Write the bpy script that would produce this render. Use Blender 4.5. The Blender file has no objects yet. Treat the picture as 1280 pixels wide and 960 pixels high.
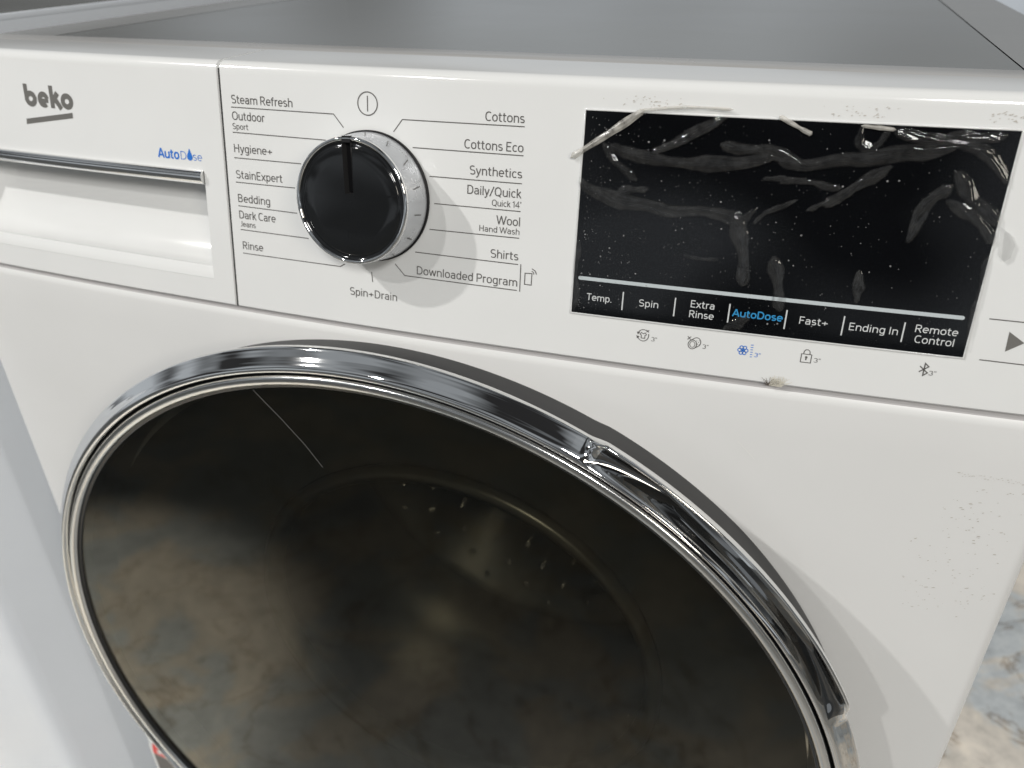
import bpy, bmesh, math, random
from mathutils import Vector, Matrix
R = math.radians
sc = bpy.context.scene
COL = sc.collection
random.seed(7)

# ---------------------------------------------------------------- camera, world, lamps, exposure
ZS = 0.73                                   # height of the joint under the control panel
cd = bpy.data.cameras.new('camera'); cam = bpy.data.objects.new('camera', cd); COL.objects.link(cam)
cd.sensor_width = 36.0; cd.lens = 986.786 * 36.0 / 1280.0; cd.clip_start = 0.01; cd.clip_end = 60
cam.location = (0.17703, -0.31661, 0.17246 + ZS); cam.rotation_euler = (1.04115, 0.0135, 0.34089)
sc.camera = cam
cd.dof.use_dof = True; cd.dof.focus_distance = 0.335; cd.dof.aperture_fstop = 11
sc.view_settings.view_transform = 'Standard'; sc.view_settings.look = 'None'
sc.view_settings.exposure = 0.0; sc.view_settings.gamma = 1.0; sc.view_settings.use_curve_mapping = False

w = bpy.data.worlds.new('World'); sc.world = w; w.use_nodes = True
nt = w.node_tree; nt.nodes.clear()
wo = nt.nodes.new('ShaderNodeOutputWorld'); bg = nt.nodes.new('ShaderNodeBackground')
tc = nt.nodes.new('ShaderNodeTexCoord'); mp = nt.nodes.new('ShaderNodeMapping')
vo = nt.nodes.new('ShaderNodeTexNoise'); rp = nt.nodes.new('ShaderNodeValToRGB')
mp.inputs['Scale'].default_value = (1.0, 1.0, 2.2); mp.inputs['Location'].default_value = (8.2, 4.7, 1.9)
vo.inputs['Scale'].default_value = 2.2; vo.inputs['Detail'].default_value = 1.0; vo.inputs['Roughness'].default_value = 0.6
rp.color_ramp.elements[0].position = 0.42; rp.color_ramp.elements[0].color = (0.05, 0.05, 0.052, 1)
rp.color_ramp.elements[1].position = 0.58; rp.color_ramp.elements[1].color = (0.58, 0.62, 0.66, 1)
nt.links.new(tc.outputs['Generated'], mp.inputs['Vector']); nt.links.new(mp.outputs['Vector'], vo.inputs['Vector'])
nt.links.new(vo.outputs['Fac'], rp.inputs['Fac'])
sx = nt.nodes.new('ShaderNodeSeparateXYZ'); hr = nt.nodes.new('ShaderNodeMapRange'); hm = nt.nodes.new('ShaderNodeMix')
hr.inputs['From Min'].default_value = 0.05; hr.inputs['From Max'].default_value = 0.65; hr.inputs['To Min'].default_value = 1.0; hr.inputs['To Max'].default_value = 0.6
hm.data_type = 'RGBA'; hm.blend_type = 'MULTIPLY'; hm.inputs[0].default_value = 1.0
nt.links.new(tc.outputs['Generated'], sx.inputs[0]); nt.links.new(sx.outputs['Z'], hr.inputs['Value'])
nt.links.new(rp.outputs['Color'], hm.inputs[6]); nt.links.new(hr.outputs[0], hm.inputs[7]); nt.links.new(hm.outputs[2], bg.inputs['Color'])
nt.links.new(bg.outputs[0], wo.inputs[0]); bg.inputs['Strength'].default_value = 0.75

def lamp(name, loc, target, power, size, colour, sy=None):
    d = bpy.data.lights.new(name, 'AREA'); d.energy = power; d.color = colour
    d.shape = 'RECTANGLE' if sy else 'DISK'; d.size = size
    if sy: d.size_y = sy
    o = bpy.data.objects.new(name, d); COL.objects.link(o); o.location = loc
    o.rotation_euler = (Vector(target) - Vector(loc)).to_track_quat('-Z', 'Y').to_euler()
    return o
K = Vector((0, 0, ZS))
def spot(name, loc, target, power, half, blend, radius, colour):
    d = bpy.data.lights.new(name, 'SPOT'); d.energy = power; d.color = colour; d.spot_size = R(half * 2); d.spot_blend = blend; d.shadow_soft_size = radius
    o = bpy.data.objects.new(name, d); COL.objects.link(o); o.location = loc
    o.rotation_euler = (Vector(target) - Vector(loc)).to_track_quat('-Z', 'Y').to_euler()
    return o
AIM = K + Vector((0.02, 0, -.12))
spot('spot_lamp', K + Vector((-1.25, -0.79, 1.285)).normalized() * 3.0, AIM, 155, 16, .75, 0.035, (1.0, 0.975, 0.945))
spot('spot_lamp', K + Vector((-0.55, -0.95, 0.85)).normalized() * 3.2, AIM, 72, 16, .75, 0.05, (1.0, 0.978, 0.95))
spot('spot_lamp', (1.3, -2.8, 2.6), AIM, 182, 17, .7, 0.30, (1.0, 0.978, 0.95))
spot('spot_lamp', (-1.2, -1.3, 2.8), (-.74, -.26, 0), 560, 8.5, .7, 0.05, (1.0, 0.96, 0.88))  # added lamp, makes the lit floor pool mirrored low in the door glass
spot('spot_lamp', (2.3, 1.6, 2.8), (0.95, 0.85, 0), 300, 24, .8, 0.25, (1.0, 0.98, 0.95))  # added lamp, brightens the floor to the right and behind
lamp('shop_light', (2.4, -2.2, 1.9), (0.3, 0.1, ZS - .2), 21, 0.8, (1.0, 0.92, 0.80), 0.6)

# ---------------------------------------------------------------- measured layout (metres on the panel: u across, v up)
PROGRAM_TEXT = [('Steam Refresh', -0.08035, -0.04622, 0.10137, 0.00359), ('Outdoor', -0.08066, -0.06185, 0.09388, 0.00383), ('Sport', -0.08083, -0.07161, 0.08966, 0.00258), ('Hygiene+', -0.08098, -0.05883, 0.07895, 0.00376), ('StainExpert', -0.08099, -0.05386, 0.06663, 0.00385), ('Bedding', -0.0809, -0.06204, 0.05517, 0.00374), ('Dark Care', -0.08097, -0.05939, 0.04708, 0.00399), ('Jeans', -0.08063, -0.07148, 0.04306, 0.0025), ('Rinse', -0.08023, -0.06788, 0.03177, 0.00378), ('Cottons', 0.04915, 0.06691, 0.10085, 0.00419), ('Cottons Eco', 0.03981, 0.06696, 0.08899, 0.00416), ('Synthetics', 0.04262, 0.06694, 0.07817, 0.00408), ('Daily/Quick', 0.0417, 0.06708, 0.06977, 0.00422), ("Quick 14'", 0.05347, 0.06704, 0.0655, 0.0027), ('Wool', 0.05576, 0.06696, 0.05764, 0.00414), ('Hand Wash', 0.0479, 0.06693, 0.05385, 0.00299), ('Shirts', 0.05367, 0.06698, 0.04245, 0.00384), ('Downloaded Program', 0.01718, 0.06703, 0.03057, 0.00446), ('Spin+Drain', -0.01879, 0.00687, 0.01611, 0.00443)]
DISPLAY_TEXT = [('Temp.', 0.09918, 0.11054, 0.02847, 0.00306), ('Spin', 0.12249, 0.13098, 0.02844, 0.00335), ('Extra', 0.14433, 0.1543, 0.0306, 0.00325), ('Rinse', 0.14419, 0.15455, 0.0262, 0.00314), ('AutoDose', 0.16159, 0.18211, 0.02881, 0.00287), ('Fast+', 0.18844, 0.1998, 0.02876, 0.00312), ('Ending In', 0.20759, 0.22602, 0.0284, 0.00317), ('Remote', 0.2318, 0.24735, 0.03044, 0.00303), ('Control', 0.23236, 0.24675, 0.02613, 0.0029)]
HOLD_TEXT = [('3"', 0.12931, 0.13189, 0.01334, 0.00192), ('3"', 0.15137, 0.15403, 0.01291, 0.00207), ('3"', 0.17302, 0.17564, 0.01205, 0.00211), ('3"', 0.19676, 0.19948, 0.0129, 0.00176), ('3"', 0.24036, 0.2432, 0.01322, 0.0018)]
DRAWER_TEXT = [('Auto', -0.12867, -0.1147, 0.07303, 0.00454), ('D', -0.11399, -0.11039, 0.07305, 0.00437), ('se', -0.10636, -0.1008, 0.07307, 0.00415)]
PROGRAM_LINES = [[(-0.08077, 0.09966), (-0.02464, 0.09966), (-0.01966, 0.09406)], [(-0.08099, 0.08818), (-0.02915, 0.08796)], [(-0.08122, 0.07633), (-0.04318, 0.07635)], [(-0.08142, 0.06471), (-0.04722, 0.0648)], [(-0.08109, 0.05328), (-0.04684, 0.05288)], [(-0.08076, 0.04152), (-0.04095, 0.04129)], [(-0.08042, 0.02961), (-0.02379, 0.02949), (-0.0213, 0.03096)], [(0.00571, 0.09381), (0.01009, 0.09924), (0.06699, 0.09945)], [(0.01515, 0.08768), (0.06703, 0.08765)], [(0.02342, 0.07586), (0.06695, 0.07598)], [(0.02589, 0.06405), (0.06686, 0.06412)], [(0.0236, 0.05222), (0.06686, 0.05243)], [(0.01635, 0.04095), (0.067, 0.04068)], [(0.00593, 0.03422), (0.01093, 0.02915), (0.0669, 0.02877)], [(0.06823, 0.04093), (0.06829, 0.02842)], [(-0.00664, 0.02877), (-0.00618, 0.02392)]]
PLAY_LINES = [[(0.25667, 0.03857), (0.27406, 0.03841)], [(0.25706, 0.02192), (0.27828, 0.02166)]]
PLAY = [[(0.26466, 0.03427), (0.26499, 0.02622), (0.27075, 0.03038)]]
POWER = [[(-0.00708, 0.10501), (-0.012, 0.1051), (-0.0022, 0.10492), (-0.00716, 0.10986), (-0.00699, 0.10012), (-0.007, 0.1082), (-0.00696, 0.10164)]]
PHONE = [[(0.07041, 0.03717), (0.07363, 0.03728), (0.07355, 0.032), (0.07038, 0.03204)], [(0.07346, 0.03835), (0.07427, 0.03793), (0.07458, 0.03702)], [(0.07351, 0.03944), (0.07505, 0.03867), (0.07573, 0.03715)]]
DISPLAY_BAR = [[(0.09577, 0.03784), (0.24736, 0.0382)]]
SEPARATORS = [[(0.1154, 0.03393), (0.11551, 0.0258)], [(0.13781, 0.0338), (0.1378, 0.02574)], [(0.16036, 0.03381), (0.16031, 0.02589)], [(0.18311, 0.03388), (0.18293, 0.02596)], [(0.20528, 0.03399), (0.20547, 0.02579)], [(0.22777, 0.03374), (0.22777, 0.02567)]]
ICONS = [[(0.12577, 0.01551), (0.14787, 0.0148), (0.16828, 0.01439), (0.1717, 0.01438), (0.23851, 0.01539)], [(0.19168, 0.01602), (0.19581, 0.01604), (0.19599, 0.01237), (0.19176, 0.01246), (0.19365, 0.018)]]
BEKO = [[(-0.21633, 0.10361), (-0.21598, 0.09249), (-0.18246, 0.09233), (-0.2059, 0.10007), (-0.18122, 0.09965)], [(-0.21743, 0.08581), (-0.18287, 0.09093), (-0.1831, 0.08822), (-0.21776, 0.083)]]
DROP = [[(-0.10773, 0.07868), (-0.10839, 0.07271), (-0.11005, 0.07413), (-0.10639, 0.07441)]]
WRINKLES = [([(0.10509, 0.09415), (0.12062, 0.09008), (0.14491, 0.08947), (0.16795, 0.09275)], 0.00495), ([(0.122, 0.09236), (0.13948, 0.10256), (0.15075, 0.10965)], 0.00366), ([(0.10141, 0.09424), (0.10883, 0.08614), (0.1156, 0.08148)], 0.00326), ([(0.10974, 0.07651), (0.12089, 0.07833)], 0.00292), ([(0.09273, 0.07982), (0.10037, 0.0748), (0.12433, 0.0708), (0.14358, 0.07043), (0.15474, 0.07007), (0.16112, 0.06708)], 0.00512), ([(0.15705, 0.0693), (0.1617, 0.05871), (0.16428, 0.04302)], 0.00542), ([(0.15944, 0.0679), (0.16432, 0.07275)], 0.00311), ([(0.16511, 0.06742), (0.16962, 0.07223), (0.17933, 0.07767)], 0.00185), ([(0.14889, 0.09674), (0.16177, 0.09599), (0.17831, 0.09279)], 0.0042), ([(0.17257, 0.09183), (0.18285, 0.09188), (0.19923, 0.09494), (0.21802, 0.09805), (0.2301, 0.10071)], 0.00516), ([(0.21015, 0.0921), (0.20105, 0.08531), (0.19036, 0.07728)], 0.00408), ([(0.18378, 0.0743), (0.1902, 0.07818)], 0.00179), ([(0.166, 0.08594), (0.17681, 0.08576)], 0.0018), ([(0.17224, 0.08454), (0.18402, 0.08504), (0.19441, 0.08395)], 0.00238), ([(0.23189, 0.08652), (0.22568, 0.07991), (0.2221, 0.06634)], 0.00428), ([(0.234, 0.09156), (0.24002, 0.08388), (0.25089, 0.07502)], 0.00502), ([(0.23184, 0.08184), (0.2416, 0.07696), (0.2505, 0.06875)], 0.00423), ([(0.21021, 0.10559), (0.22018, 0.10328), (0.23299, 0.10198), (0.24308, 0.09806), (0.25002, 0.08972)], 0.00436), ([(0.19774, 0.10583), (0.19815, 0.10069), (0.20335, 0.09982), (0.20749, 0.10546)], 0.00283), ([(0.17485, 0.0544), (0.17745, 0.04576), (0.1799, 0.03425)], 0.0048), ([(0.20765, 0.0518), (0.2083, 0.04047)], 0.00374), ([(0.09365, 0.05427), (0.09453, 0.02364)], 0.0022), ([(0.16877, 0.02985), (0.16025, 0.02321)], 0.00406), ([(0.25111, 0.06155), (0.25159, 0.02572)], 0.00305), ([(0.13963, 0.05262), (0.15217, 0.05151)], 0.00163), ([(0.22766, 0.1045), (0.24587, 0.10486)], 0.00374), ([(0.16659, 0.02924), (0.16218, 0.02591)], 0.00269)]
FOLDS = [([(0.08795, 0.08828), (0.10271, 0.09841), (0.11732, 0.10899)], 0.0029), ([(0.16811, 0.10871), (0.17632, 0.10475), (0.18101, 0.10267)], 0.00174), ([(0.11483, 0.10827), (0.13355, 0.11034), (0.15127, 0.11026)], 0.00121), ([(0.19758, 0.10667), (0.20988, 0.10586)], 0.00139)]
FILM_OUT = [[(0.08795, 0.08828), (0.11732, 0.10899), (0.13662, 0.11048), (0.15119, 0.11084), (0.17097, 0.11086), (0.18013, 0.10783), (0.19289, 0.10787), (0.20975, 0.10782), (0.22193, 0.11254), (0.24959, 0.11264), (0.25305, 0.0975), (0.2567, 0.074), (0.25856, 0.06853), (0.25615, 0.0608), (0.25373, 0.05505), (0.25175, 0.02375), (0.18332, 0.02469), (0.09352, 0.0224), (0.0933, 0.05424), (0.09289, 0.07785), (0.08869, 0.0782), (0.08907, 0.0825), (0.09101, 0.08427), (0.08878, 0.08639)]]
FLAP = [[(0.25202, 0.07363), (0.25578, 0.07127), (0.25833, 0.06732), (0.2579, 0.06247), (0.25615, 0.0608), (0.25341, 0.06328)], [(0.25842, 0.06911), (0.25746, 0.05077), (0.25747, 0.0248), (0.25105, 0.02433)]]
TUFT = [[(0.18676, -0.00085), (0.1932, -0.00063), (0.19158, 0.00529), (0.18645, 0.00311)]]


TILT = 0.17327; BOW = 0.01096; ST, CT = math.sin(TILT), math.cos(TILT)
def bow(x): return -BOW * (1 - (x / 0.3) ** 2)
def F(u, v, off=0.0):                       # point on the slanted, slightly bowed control panel
    return Vector((u, bow(u) + v * ST - off * CT, ZS + v * CT + off * ST))
FN = Vector((0, -CT, ST)); FV = Vector((0, ST, CT))

# ---------------------------------------------------------------- materials
def mat(name, col, rough=0.4, metal=0.0, spec=0.5, coat=0.0, bump=None, var=None, ior=None):
    m = bpy.data.materials.new(name); m.use_nodes = True; t = m.node_tree; b = t.nodes['Principled BSDF']
    b.inputs['Base Color'].default_value = (*col, 1); b.inputs['Roughness'].default_value = rough
    b.inputs['Metallic'].default_value = metal; b.inputs['Specular IOR Level'].default_value = spec
    b.inputs['Coat Weight'].default_value = coat; b.inputs['Coat Roughness'].default_value = 0.03
    if ior: b.inputs['IOR'].default_value = ior
    co = t.nodes.new('ShaderNodeTexCoord')
    if bump:
        n = t.nodes.new('ShaderNodeTexNoise'); n.inputs['Scale'].default_value = bump[0]; n.inputs['Detail'].default_value = 4
        bp = t.nodes.new('ShaderNodeBump'); bp.inputs['Strength'].default_value = bump[1]; bp.inputs['Distance'].default_value = bump[2]
        t.links.new(co.outputs['Object'], n.inputs['Vector']); t.links.new(n.outputs['Fac'], bp.inputs['Height']); t.links.new(bp.outputs[0], b.inputs['Normal'])
    if var:                                 # (scale, amount): faint mottling of colour and gloss
        n = t.nodes.new('ShaderNodeTexNoise'); n.inputs['Scale'].default_value = var[0]; n.inputs['Detail'].default_value = 5
        r = t.nodes.new('ShaderNodeValToRGB'); k = 1 - var[1]
        r.color_ramp.elements[0].position = .3; r.color_ramp.elements[1].position = .7
        r.color_ramp.elements[0].color = (col[0] * k, col[1] * k, col[2] * k, 1); r.color_ramp.elements[1].color = (*col, 1)
        t.links.new(co.outputs['Object'], n.inputs['Vector']); t.links.new(n.outputs['Fac'], r.inputs['Fac']); t.links.new(r.outputs[0], b.inputs['Base Color'])
        mr = t.nodes.new('ShaderNodeMapRange'); mr.inputs['To Min'].default_value = rough * .8; mr.inputs['To Max'].default_value = rough * 1.3
        t.links.new(n.outputs['Fac'], mr.inputs['Value']); t.links.new(mr.outputs[0], b.inputs['Roughness'])
    return m
M = {}
M['fascia'] = mat('fascia_plastic', (.775, .785, .775), .11, var=(30, .02), bump=(900, .04, .0002))
M['body'] = mat('enamelled_steel', (.78, .785, .775), .30, var=(14, .025), bump=(500, .05, .0003))
M['trim'] = mat('top_trim_plastic', (.50, .49, .47), .24, var=(20, .03))
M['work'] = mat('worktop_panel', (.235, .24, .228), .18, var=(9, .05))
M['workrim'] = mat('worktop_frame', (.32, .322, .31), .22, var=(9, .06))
M['seam'] = mat('dark_joint', (.03, .03, .03), .6)
M['gap'] = mat('grey_joint', (.42, .41, .41), .6)
M['chrome'] = mat('chrome', (.86, .86, .85), .035, 1.0)
M['dark_reflection'] = mat('chrome_dark_reflection', (.30, .30, .30), .03, 1.0)  # the handle's chrome, coloured darker to stand for dark surroundings mirrored in it
M['satin'] = mat('satin_silver', (.80, .80, .79), .16, 1.0)
M['silver'] = mat('silver_lacquer', (.62, .635, .66), .26, .55, var=(60, .04))
M['black'] = mat('gloss_black', (.012, .013, .014), .07, var=(40, .2))
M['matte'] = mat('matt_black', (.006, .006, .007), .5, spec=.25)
M['gasket'] = mat('dark_grey_plastic', (.035, .035, .036), .38)
M['display'] = mat('display_glass', (.0035, .004, .005), .05, var=(25, .3))
M['print'] = mat('grey_print', (.105, .10, .095), .5)
M['logo'] = mat('logo_grey', (.20, .195, .18), .35, .3)
M['blue'] = mat('blue_print', (.02, .17, .62), .5)
M['sky'] = mat('light_blue_print', (.03, .30, .62), .5)
M['white'] = mat('white_print', (.72, .74, .74), .5)
M['bar'] = mat('display_bar_print', (.60, .66, .68), .4)
M['steel'] = mat('drum_steel', (.55, .54, .50), .22, 1.0)
M['bowl'] = mat('bowl_edge', (.20, .195, .17), .3, .6)
M['rubber'] = mat('bellows_rubber', (.09, .09, .085), .5)
M['ice'] = mat('neighbour_enamel', (.83, .87, .92), .30, var=(10, .03))
M['red'] = mat('label_red', (.80, .035, .025), .4)
M['paper'] = mat('label_paper', (.82, .82, .80), .5)
M['labelgrey'] = mat('label_grey', (.13, .12, .11), .5)
M['lint'] = mat('lint', (.66, .63, .54), .8)
M['lintdark'] = mat('lint_dark', (.12, .10, .08), .8)
M['glue'] = mat('dried_glue', (.50, .47, .42), .5)

def glass_mat(name, tint, ior, rough, haze=0.0, hazecol=(.5, .5, .5), refl=(1, 1, 1)):
    m = bpy.data.materials.new(name); m.use_nodes = True; t = m.node_tree; t.nodes.clear()
    o = t.nodes.new('ShaderNodeOutputMaterial'); tr = t.nodes.new('ShaderNodeBsdfTransparent'); tr.inputs[0].default_value = (*tint, 1)
    g = t.nodes.new('ShaderNodeBsdfGlossy'); g.inputs['Roughness'].default_value = rough; g.inputs[0].default_value = (*refl, 1)
    fr = t.nodes.new('ShaderNodeFresnel'); fr.inputs['IOR'].default_value = ior
    mx = t.nodes.new('ShaderNodeMixShader'); t.links.new(fr.outputs[0], mx.inputs[0]); t.links.new(g.outputs[0], mx.inputs[2])
    if haze > 0:
        df = t.nodes.new('ShaderNodeBsdfDiffuse'); df.inputs[0].default_value = (*hazecol, 1)
        m2 = t.nodes.new('ShaderNodeMixShader'); m2.inputs[0].default_value = haze
        co = t.nodes.new('ShaderNodeTexCoord'); n = t.nodes.new('ShaderNodeTexNoise'); n.inputs['Scale'].default_value = 260
        mr = t.nodes.new('ShaderNodeMapRange'); mr.inputs['From Min'].default_value = .3; mr.inputs['From Max'].default_value = .7
        mr.inputs['To Min'].default_value = haze * .5; mr.inputs['To Max'].default_value = haze * 1.4
        t.links.new(co.outputs['Object'], n.inputs['Vector']); t.links.new(n.outputs['Fac'], mr.inputs['Value']); t.links.new(mr.outputs[0], m2.inputs[0])
        t.links.new(tr.outputs[0], m2.inputs[1]); t.links.new(df.outputs[0], m2.inputs[2]); t.links.new(m2.outputs[0], mx.inputs[1])
    else: t.links.new(tr.outputs[0], mx.inputs[1])
    t.links.new(mx.outputs[0], o.inputs[0]); return m
M['glass'] = glass_mat('tinted_door_glass', (.46, .445, .38), 1.54, .05, refl=(1.0, .97, .86))
def film_mat():                             # clear where it clings, milky where air lifts it
    m = glass_mat('clear_film', (.94, .94, .94), 1.42, .045, .038, (.56, .56, .54)); t = m.node_tree
    at = t.nodes.new('ShaderNodeAttribute'); at.attribute_name = 'lift'
    fr = next(q for q in t.nodes if q.type == 'FRESNEL'); mx = fr.outputs[0].links[0].to_node
    k = t.nodes.new('ShaderNodeMath'); k.operation = 'MULTIPLY_ADD'; k.inputs[1].default_value = .9; k.inputs[2].default_value = .1
    t.links.new(at.outputs['Fac'], k.inputs[0])
    a = t.nodes.new('ShaderNodeMath'); a.operation = 'MULTIPLY'; t.links.new(fr.outputs[0], a.inputs[0]); t.links.new(k.outputs[0], a.inputs[1]); t.links.new(a.outputs[0], mx.inputs[0])
    mr = next(q for q in t.nodes if q.type == 'MAP_RANGE'); m2 = mr.outputs[0].links[0].to_node
    b = t.nodes.new('ShaderNodeMath'); b.operation = 'MULTIPLY'; t.links.new(mr.outputs[0], b.inputs[0]); t.links.new(at.outputs['Fac'], b.inputs[1]); t.links.new(b.outputs[0], m2.inputs[0])
    return m
M['film'] = film_mat()
M['wrinkle'] = glass_mat('lifted_film', (.90, .90, .90), 1.36, .07, .045, (.55, .55, .53))
M['fold'] = glass_mat('folded_film', (.9, .9, .88), 1.4, .2, .55, (.62, .60, .55))
M['bubble'] = glass_mat('air_bubbles', (.9, .9, .9), 1.3, .3, .32, (.6, .6, .6))

def floor_mat():
    m = bpy.data.materials.new('mottled_floor'); m.use_nodes = True; t = m.node_tree; b = t.nodes['Principled BSDF']
    co = t.nodes.new('ShaderNodeTexCoord')
    def noise(s, d, r, dist=0.0):
        n = t.nodes.new('ShaderNodeTexNoise'); n.inputs['Scale'].default_value = s; n.inputs['Detail'].default_value = d
        n.inputs['Roughness'].default_value = r; n.inputs['Distortion'].default_value = dist
        t.links.new(co.outputs['Object'], n.inputs['Vector']); return n
    def ramp(n, e):
        r = t.nodes.new('ShaderNodeValToRGB'); cr = r.color_ramp
        while len(cr.elements) < len(e): cr.elements.new(.5)
        for x, (p, c) in zip(cr.elements, e): x.position = p; x.color = (*c, 1)
        t.links.new(n.outputs['Fac'], r.inputs['Fac']); return r
    a = ramp(noise(5.5, 8, .62, .6), [(.36, (.33, .355, .37)), (.47, (.42, .45, .465)), (.52, (.48, .45, .40)), (.62, (.60, .555, .49)), (.72, (.50, .47, .415))])
    c = ramp(noise(38, 8, .7, .3), [(.3, (.72, .72, .72)), (.5, (.95, .95, .95)), (.7, (1.12, 1.11, 1.08))])
    v = ramp(noise(3.2, 7, .6, 1.6), [(.485, (1, 1, 1)), (.497, (.62, .56, .50)), (.503, (.62, .56, .50)), (.515, (1, 1, 1))])
    x = t.nodes.new('ShaderNodeMix'); x.data_type = 'RGBA'; x.blend_type = 'MULTIPLY'; x.inputs[0].default_value = 1
    y = t.nodes.new('ShaderNodeMix'); y.data_type = 'RGBA'; y.blend_type = 'MULTIPLY'; y.inputs[0].default_value = 1
    t.links.new(a.outputs[0], x.inputs[6]); t.links.new(c.outputs[0], x.inputs[7]); t.links.new(x.outputs[2], y.inputs[6]); t.links.new(v.outputs[0], y.inputs[7])
    t.links.new(y.outputs[2], b.inputs['Base Color']); b.inputs['Roughness'].default_value = .42
    return m
M['floor'] = floor_mat()

# ---------------------------------------------------------------- helpers
def link(name, me, m, parent=None, smooth=True):
    o = bpy.data.objects.new(name, me); COL.objects.link(o)
    if m is not None: me.materials.append(m)
    if smooth:
        for p in me.polygons: p.use_smooth = True
    if parent is not None:
        o.parent = parent
        o.matrix_parent_inverse = Matrix.Translation(PB[parent.name]).inverted()
    PB[o.name] = Vector()
    return o
PB = {}
def thing(name, label, cat, loc, group=None):
    o = bpy.data.objects.new(name, None); COL.objects.link(o); o.location = loc; o.empty_display_size = .05
    o['label'] = label; o['category'] = cat
    if group: o['group'] = group
    PB[o.name] = Vector(loc); return o
def mesh(name, vs, fs, m, parent=None, smooth=True, auto=None):
    me = bpy.data.meshes.new(name); me.from_pydata([tuple(v) for v in vs], [], fs)
    bm = bmesh.new(); bm.from_mesh(me); bmesh.ops.recalc_face_normals(bm, faces=bm.faces)
    if auto is not None:
        for e in bm.edges:
            if len(e.link_faces) == 2 and e.calc_face_angle(0) > R(auto): e.smooth = False
    bm.to_mesh(me); bm.free()
    return link(name, me, m, parent, smooth)
def grid(vf, us, vs):
    pts = [vf(u, v) for v in vs for u in us]; n = len(us)
    fs = [(j * n + i, j * n + i + 1, (j + 1) * n + i + 1, (j + 1) * n + i) for j in range(len(vs) - 1) for i in range(n - 1)]
    return pts, fs
def lin(a, b, n): return [a + (b - a) * i / (n - 1) for i in range(n)]
def join(*gs):
    V, Fc = [], []
    for v, f in gs:
        k = len(V); V += v; Fc += [tuple(i + k for i in q) for q in f]
    return V, Fc
def box(a, b):
    (x0, y0, z0), (x1, y1, z1) = a, b
    v = [Vector(p) for p in ((x0, y0, z0), (x1, y0, z0), (x1, y1, z0), (x0, y1, z0), (x0, y0, z1), (x1, y0, z1), (x1, y1, z1), (x0, y1, z1))]
    return v, [(0, 3, 2, 1), (4, 5, 6, 7), (0, 1, 5, 4), (1, 2, 6, 5), (2, 3, 7, 6), (3, 0, 4, 7)]
def bevelled(o, wd, seg=3):
    bm = bmesh.new(); bm.from_mesh(o.data)
    bmesh.ops.bevel(bm, geom=list(bm.edges), offset=wd, segments=seg, profile=.5, affect='EDGES')
    bm.to_mesh(o.data); bm.free()
    for p in o.data.polygons: p.use_smooth = True
    return o
def resample(pl, step):
    out = [Vector(pl[0])]
    for a, b in zip(pl, pl[1:]):
        a, b = Vector(a), Vector(b); n = max(1, int((b - a).length / step))
        out += [a.lerp(b, i / n) for i in range(1, n + 1)]
    return out
def ribbon(pl, width, off, closed=False, step=.004, thick=0.0, widths=None, mapper=None):
    mp_ = mapper or (lambda u, v: F(u, v, off))
    P = resample(list(pl) + ([pl[0]] if closed else []), step)
    if closed: P = P[:-1]
    n = len(P); vs = []
    for i, p in enumerate(P):
        a = P[(i - 1) % n] if (closed or i > 0) else p; b = P[(i + 1) % n] if (closed or i < n - 1) else p
        d1 = (p - a); d2 = (b - p)
        if d1.length < 1e-9: d1 = d2
        if d2.length < 1e-9: d2 = d1
        d1 = d1.normalized(); d2 = d2.normalized(); t = (d1 + d2); t = t.normalized() if t.length > 1e-6 else d1
        nn = Vector((-t.y, t.x)); k = max(.5, nn.dot(Vector((-d1.y, d1.x)))); h = (widths[i] if widths else width) * .5 / k
        q = p + nn * h; r = p - nn * h
        vs += [mp_(q.x, q.y), mp_(r.x, r.y)]
    m = n if closed else n - 1
    fs = [(2 * i, 2 * i + 1, 2 * ((i + 1) % n) + 1, 2 * ((i + 1) % n)) for i in range(m)]
    return vs, fs
def catmull(P, n=10):
    P = [Vector(p) for p in P]
    if len(P) == 2: return [P[0].lerp(P[1], t) for t in lin(0, 1, 14)]
    Q = [2 * P[0] - P[1]] + P + [2 * P[-1] - P[-2]]; out = []
    for i in range(1, len(Q) - 2):
        for k in range(n):
            t = k / n; a, b, c, d = Q[i - 1], Q[i], Q[i + 1], Q[i + 2]
            out.append(.5 * ((2 * b) + (c - a) * t + (2 * a - 5 * b + 4 * c - d) * t * t + (3 * b - 3 * c + d - a) * t ** 3))
    return out + [P[-1]]
def arc(cx, cy, rx, ry, a0, a1, n=20): return [(cx + rx * math.cos(R(a)), cy + ry * math.sin(R(a))) for a in lin(a0, a1, n)]
def poly(pts, off): return [F(u, v, off) for u, v in pts], [tuple(range(len(pts)))]
def se(cx, cy, rx, ry, a0, a1, n=15, e=2.35):   # arc of a slightly squared oval
    out = []
    for a in lin(a0, a1, n):
        c, q = math.cos(R(a)), math.sin(R(a))
        out.append((cx + rx * math.copysign(abs(c) ** (2 / e), c), cy + ry * math.copysign(abs(q) ** (2 / e), q)))
    return out
X_, B_, T_ = .72, .055, .945
def bowl(cx): return se(cx, .36, .18, .31, 0, 352, 24)
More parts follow.
